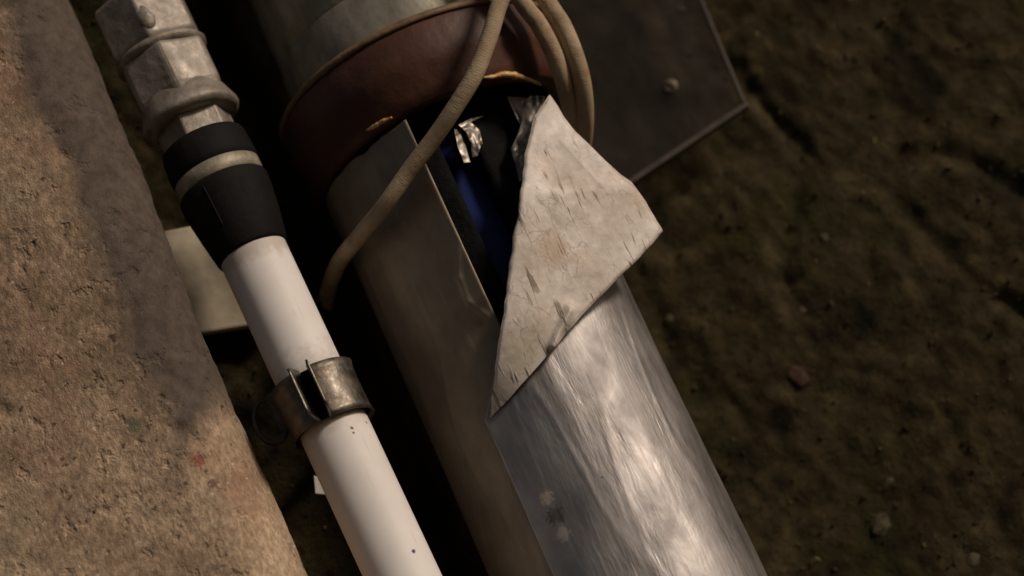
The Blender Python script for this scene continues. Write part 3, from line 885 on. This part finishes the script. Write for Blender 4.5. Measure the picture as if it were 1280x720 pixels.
# ---- clear plate on the wall with a screw
PY = 0.128
c_lr = at(930, 131, PY); c_ur = at(876, 2, PY); c_ll = at(786, 227, PY)
ez = (c_ur-c_lr); ez /= np.linalg.norm(ez)
ex = (c_lr-c_ll); ex /= np.linalg.norm(ex)
Wp, Hp, Tp = 0.15, 0.16, 0.004
PM = Mat('smoked_clear_plastic', 0.35, 0, 0.5)
PM.color(PM.ramp(PM.noise(35, 5), [(0.35, (0.022, 0.016, 0.012)), (0.7, (0.054, 0.040, 0.032))]))
PM.p.inputs['Alpha'].default_value = 0.30
PM.rough(PM.ramp(PM.noise(50, 4), [(0.3, 0.3), (0.7, 0.6)]))
PM.bump(PM.noise(30, 3), 0.0008)
plate = root('plastic_plate', 'smoky clear plastic plate screwed to the wall right of the cables', 'plate', loc=tuple(c_lr))
def quadprism(name, pts, th, mat, parent, bev):
    pts = [np.array(p) for p in pts]; n = np.array([0, 1.0, 0])*th
    V = pts + [p+n for p in pts]; k = len(pts)
    F = [tuple(range(k)), tuple(range(2*k-1, k-1, -1))] + [(i, i+k, (i+1) % k+k, (i+1) % k) for i in range(k)]
    o = mesh_obj(name, V, F, mat, parent, smooth=False)
    import bmesh
    bm = bmesh.new(); bm.from_mesh(o.data); bmesh.ops.recalc_face_normals(bm, faces=bm.faces); bm.to_mesh(o.data); bm.free()
    if bev: bevel(o, bev, 2, 30)
    return o
quadprism('sheet', [np.zeros(3), -ex*Wp, -ex*Wp+ez*Hp, ez*Hp], Tp, PM.m, plate, 0)
EM = simple('lit_plate_edge', (0.075, 0.06, 0.048), 0.7, 0, 0.3, 120, 0.0004)  # lighter colour stands for light caught along the plate's edge
w = 0.0022
quadprism('edge_strip', [-ez*w+ex*w-np.array([0, 0.0008, 0]), -ex*Wp-ez*w-np.array([0, 0.0008, 0]), -ex*Wp+ez*w*0.4-np.array([0, 0.0008, 0]), ez*w*0.4+ex*w-np.array([0, 0.0008, 0])], Tp+0.0016, EM, plate, 0.0008)
w = 0.0014
quadprism('edge_strip', [ez*0.001+ex*w-np.array([0, 0.0007, 0]), ez*0.001-ex*w*0.4-np.array([0, 0.0007, 0]), ez*Hp-ex*w*0.4-np.array([0, 0.0007, 0]), ez*Hp+ex*w-np.array([0, 0.0007, 0])], Tp+0.0014, EM, plate, 0.0006)
sc = at(838, 108, PY)-c_lr
V = []
prof_s = [(0.0042, 0.0), (0.0042, -0.0004), (0.0034, -0.0010), (0.0018, -0.0012), (0.0, -0.0012)]
n = 24
for (r, y) in prof_s[:-1]:
    for j in range(n):
        a = 2*math.pi*j/n; V.append(sc + np.array([r*math.cos(a), y, r*math.sin(a)]))
V.append(sc+np.array([0, -0.0012, 0]))
F = grid_faces(4, n, True) + [(3*n+j, 3*n+(j+1) % n, 4*n) for j in range(n)]
screw = mesh_obj('screw_head', V, F, simple('rusty_screw', (0.10, 0.08, 0.055), 0.5, 0.3, 0.4, 200, 0.0003), plate)
box('slot', sc+np.array([0, -0.0010, 0]), (0.0028, 0.0006, 0.0005), ins, screw, M=np.array([[0.5, 0, 0.87], [0, 1, 0], [-0.87, 0, 0.5]]))

# ---- cream board between pier and conduit
BY = 0.048
b0, b1, b2, b3 = at(150, 299, BY), at(300, 270, BY), at(340, 402, BY), at(205, 424, BY)
board = quadprism('cream_board', [p-b3 for p in (b3, b2, b1, b0)], 0.006, simple('cream_paint', (0.64, 0.55, 0.40), 0.7, 0, 0.18, 60, 0.0004), None, 0.0012)
board.location = b3
tag(board, 'cream painted board showing between the stone pier and white conduit', 'board')
# ---- white scrap behind the conduit
SY = 0.046
s0 = at(392, 594, SY)
scrap = quadprism('white_scrap', [p-s0 for p in (at(392, 594, SY), at(394, 617, SY), at(425, 620, SY), at(425, 612, SY), at(404, 600, SY))], 0.0015,
                  simple('white_card', (0.72, 0.68, 0.62), 0.7, 0, 0.1, 90, 0.0002), None, 0.0003)
scrap.location = s0
tag(scrap, 'small white scrap of card peeking out behind the lower conduit', 'card scrap')
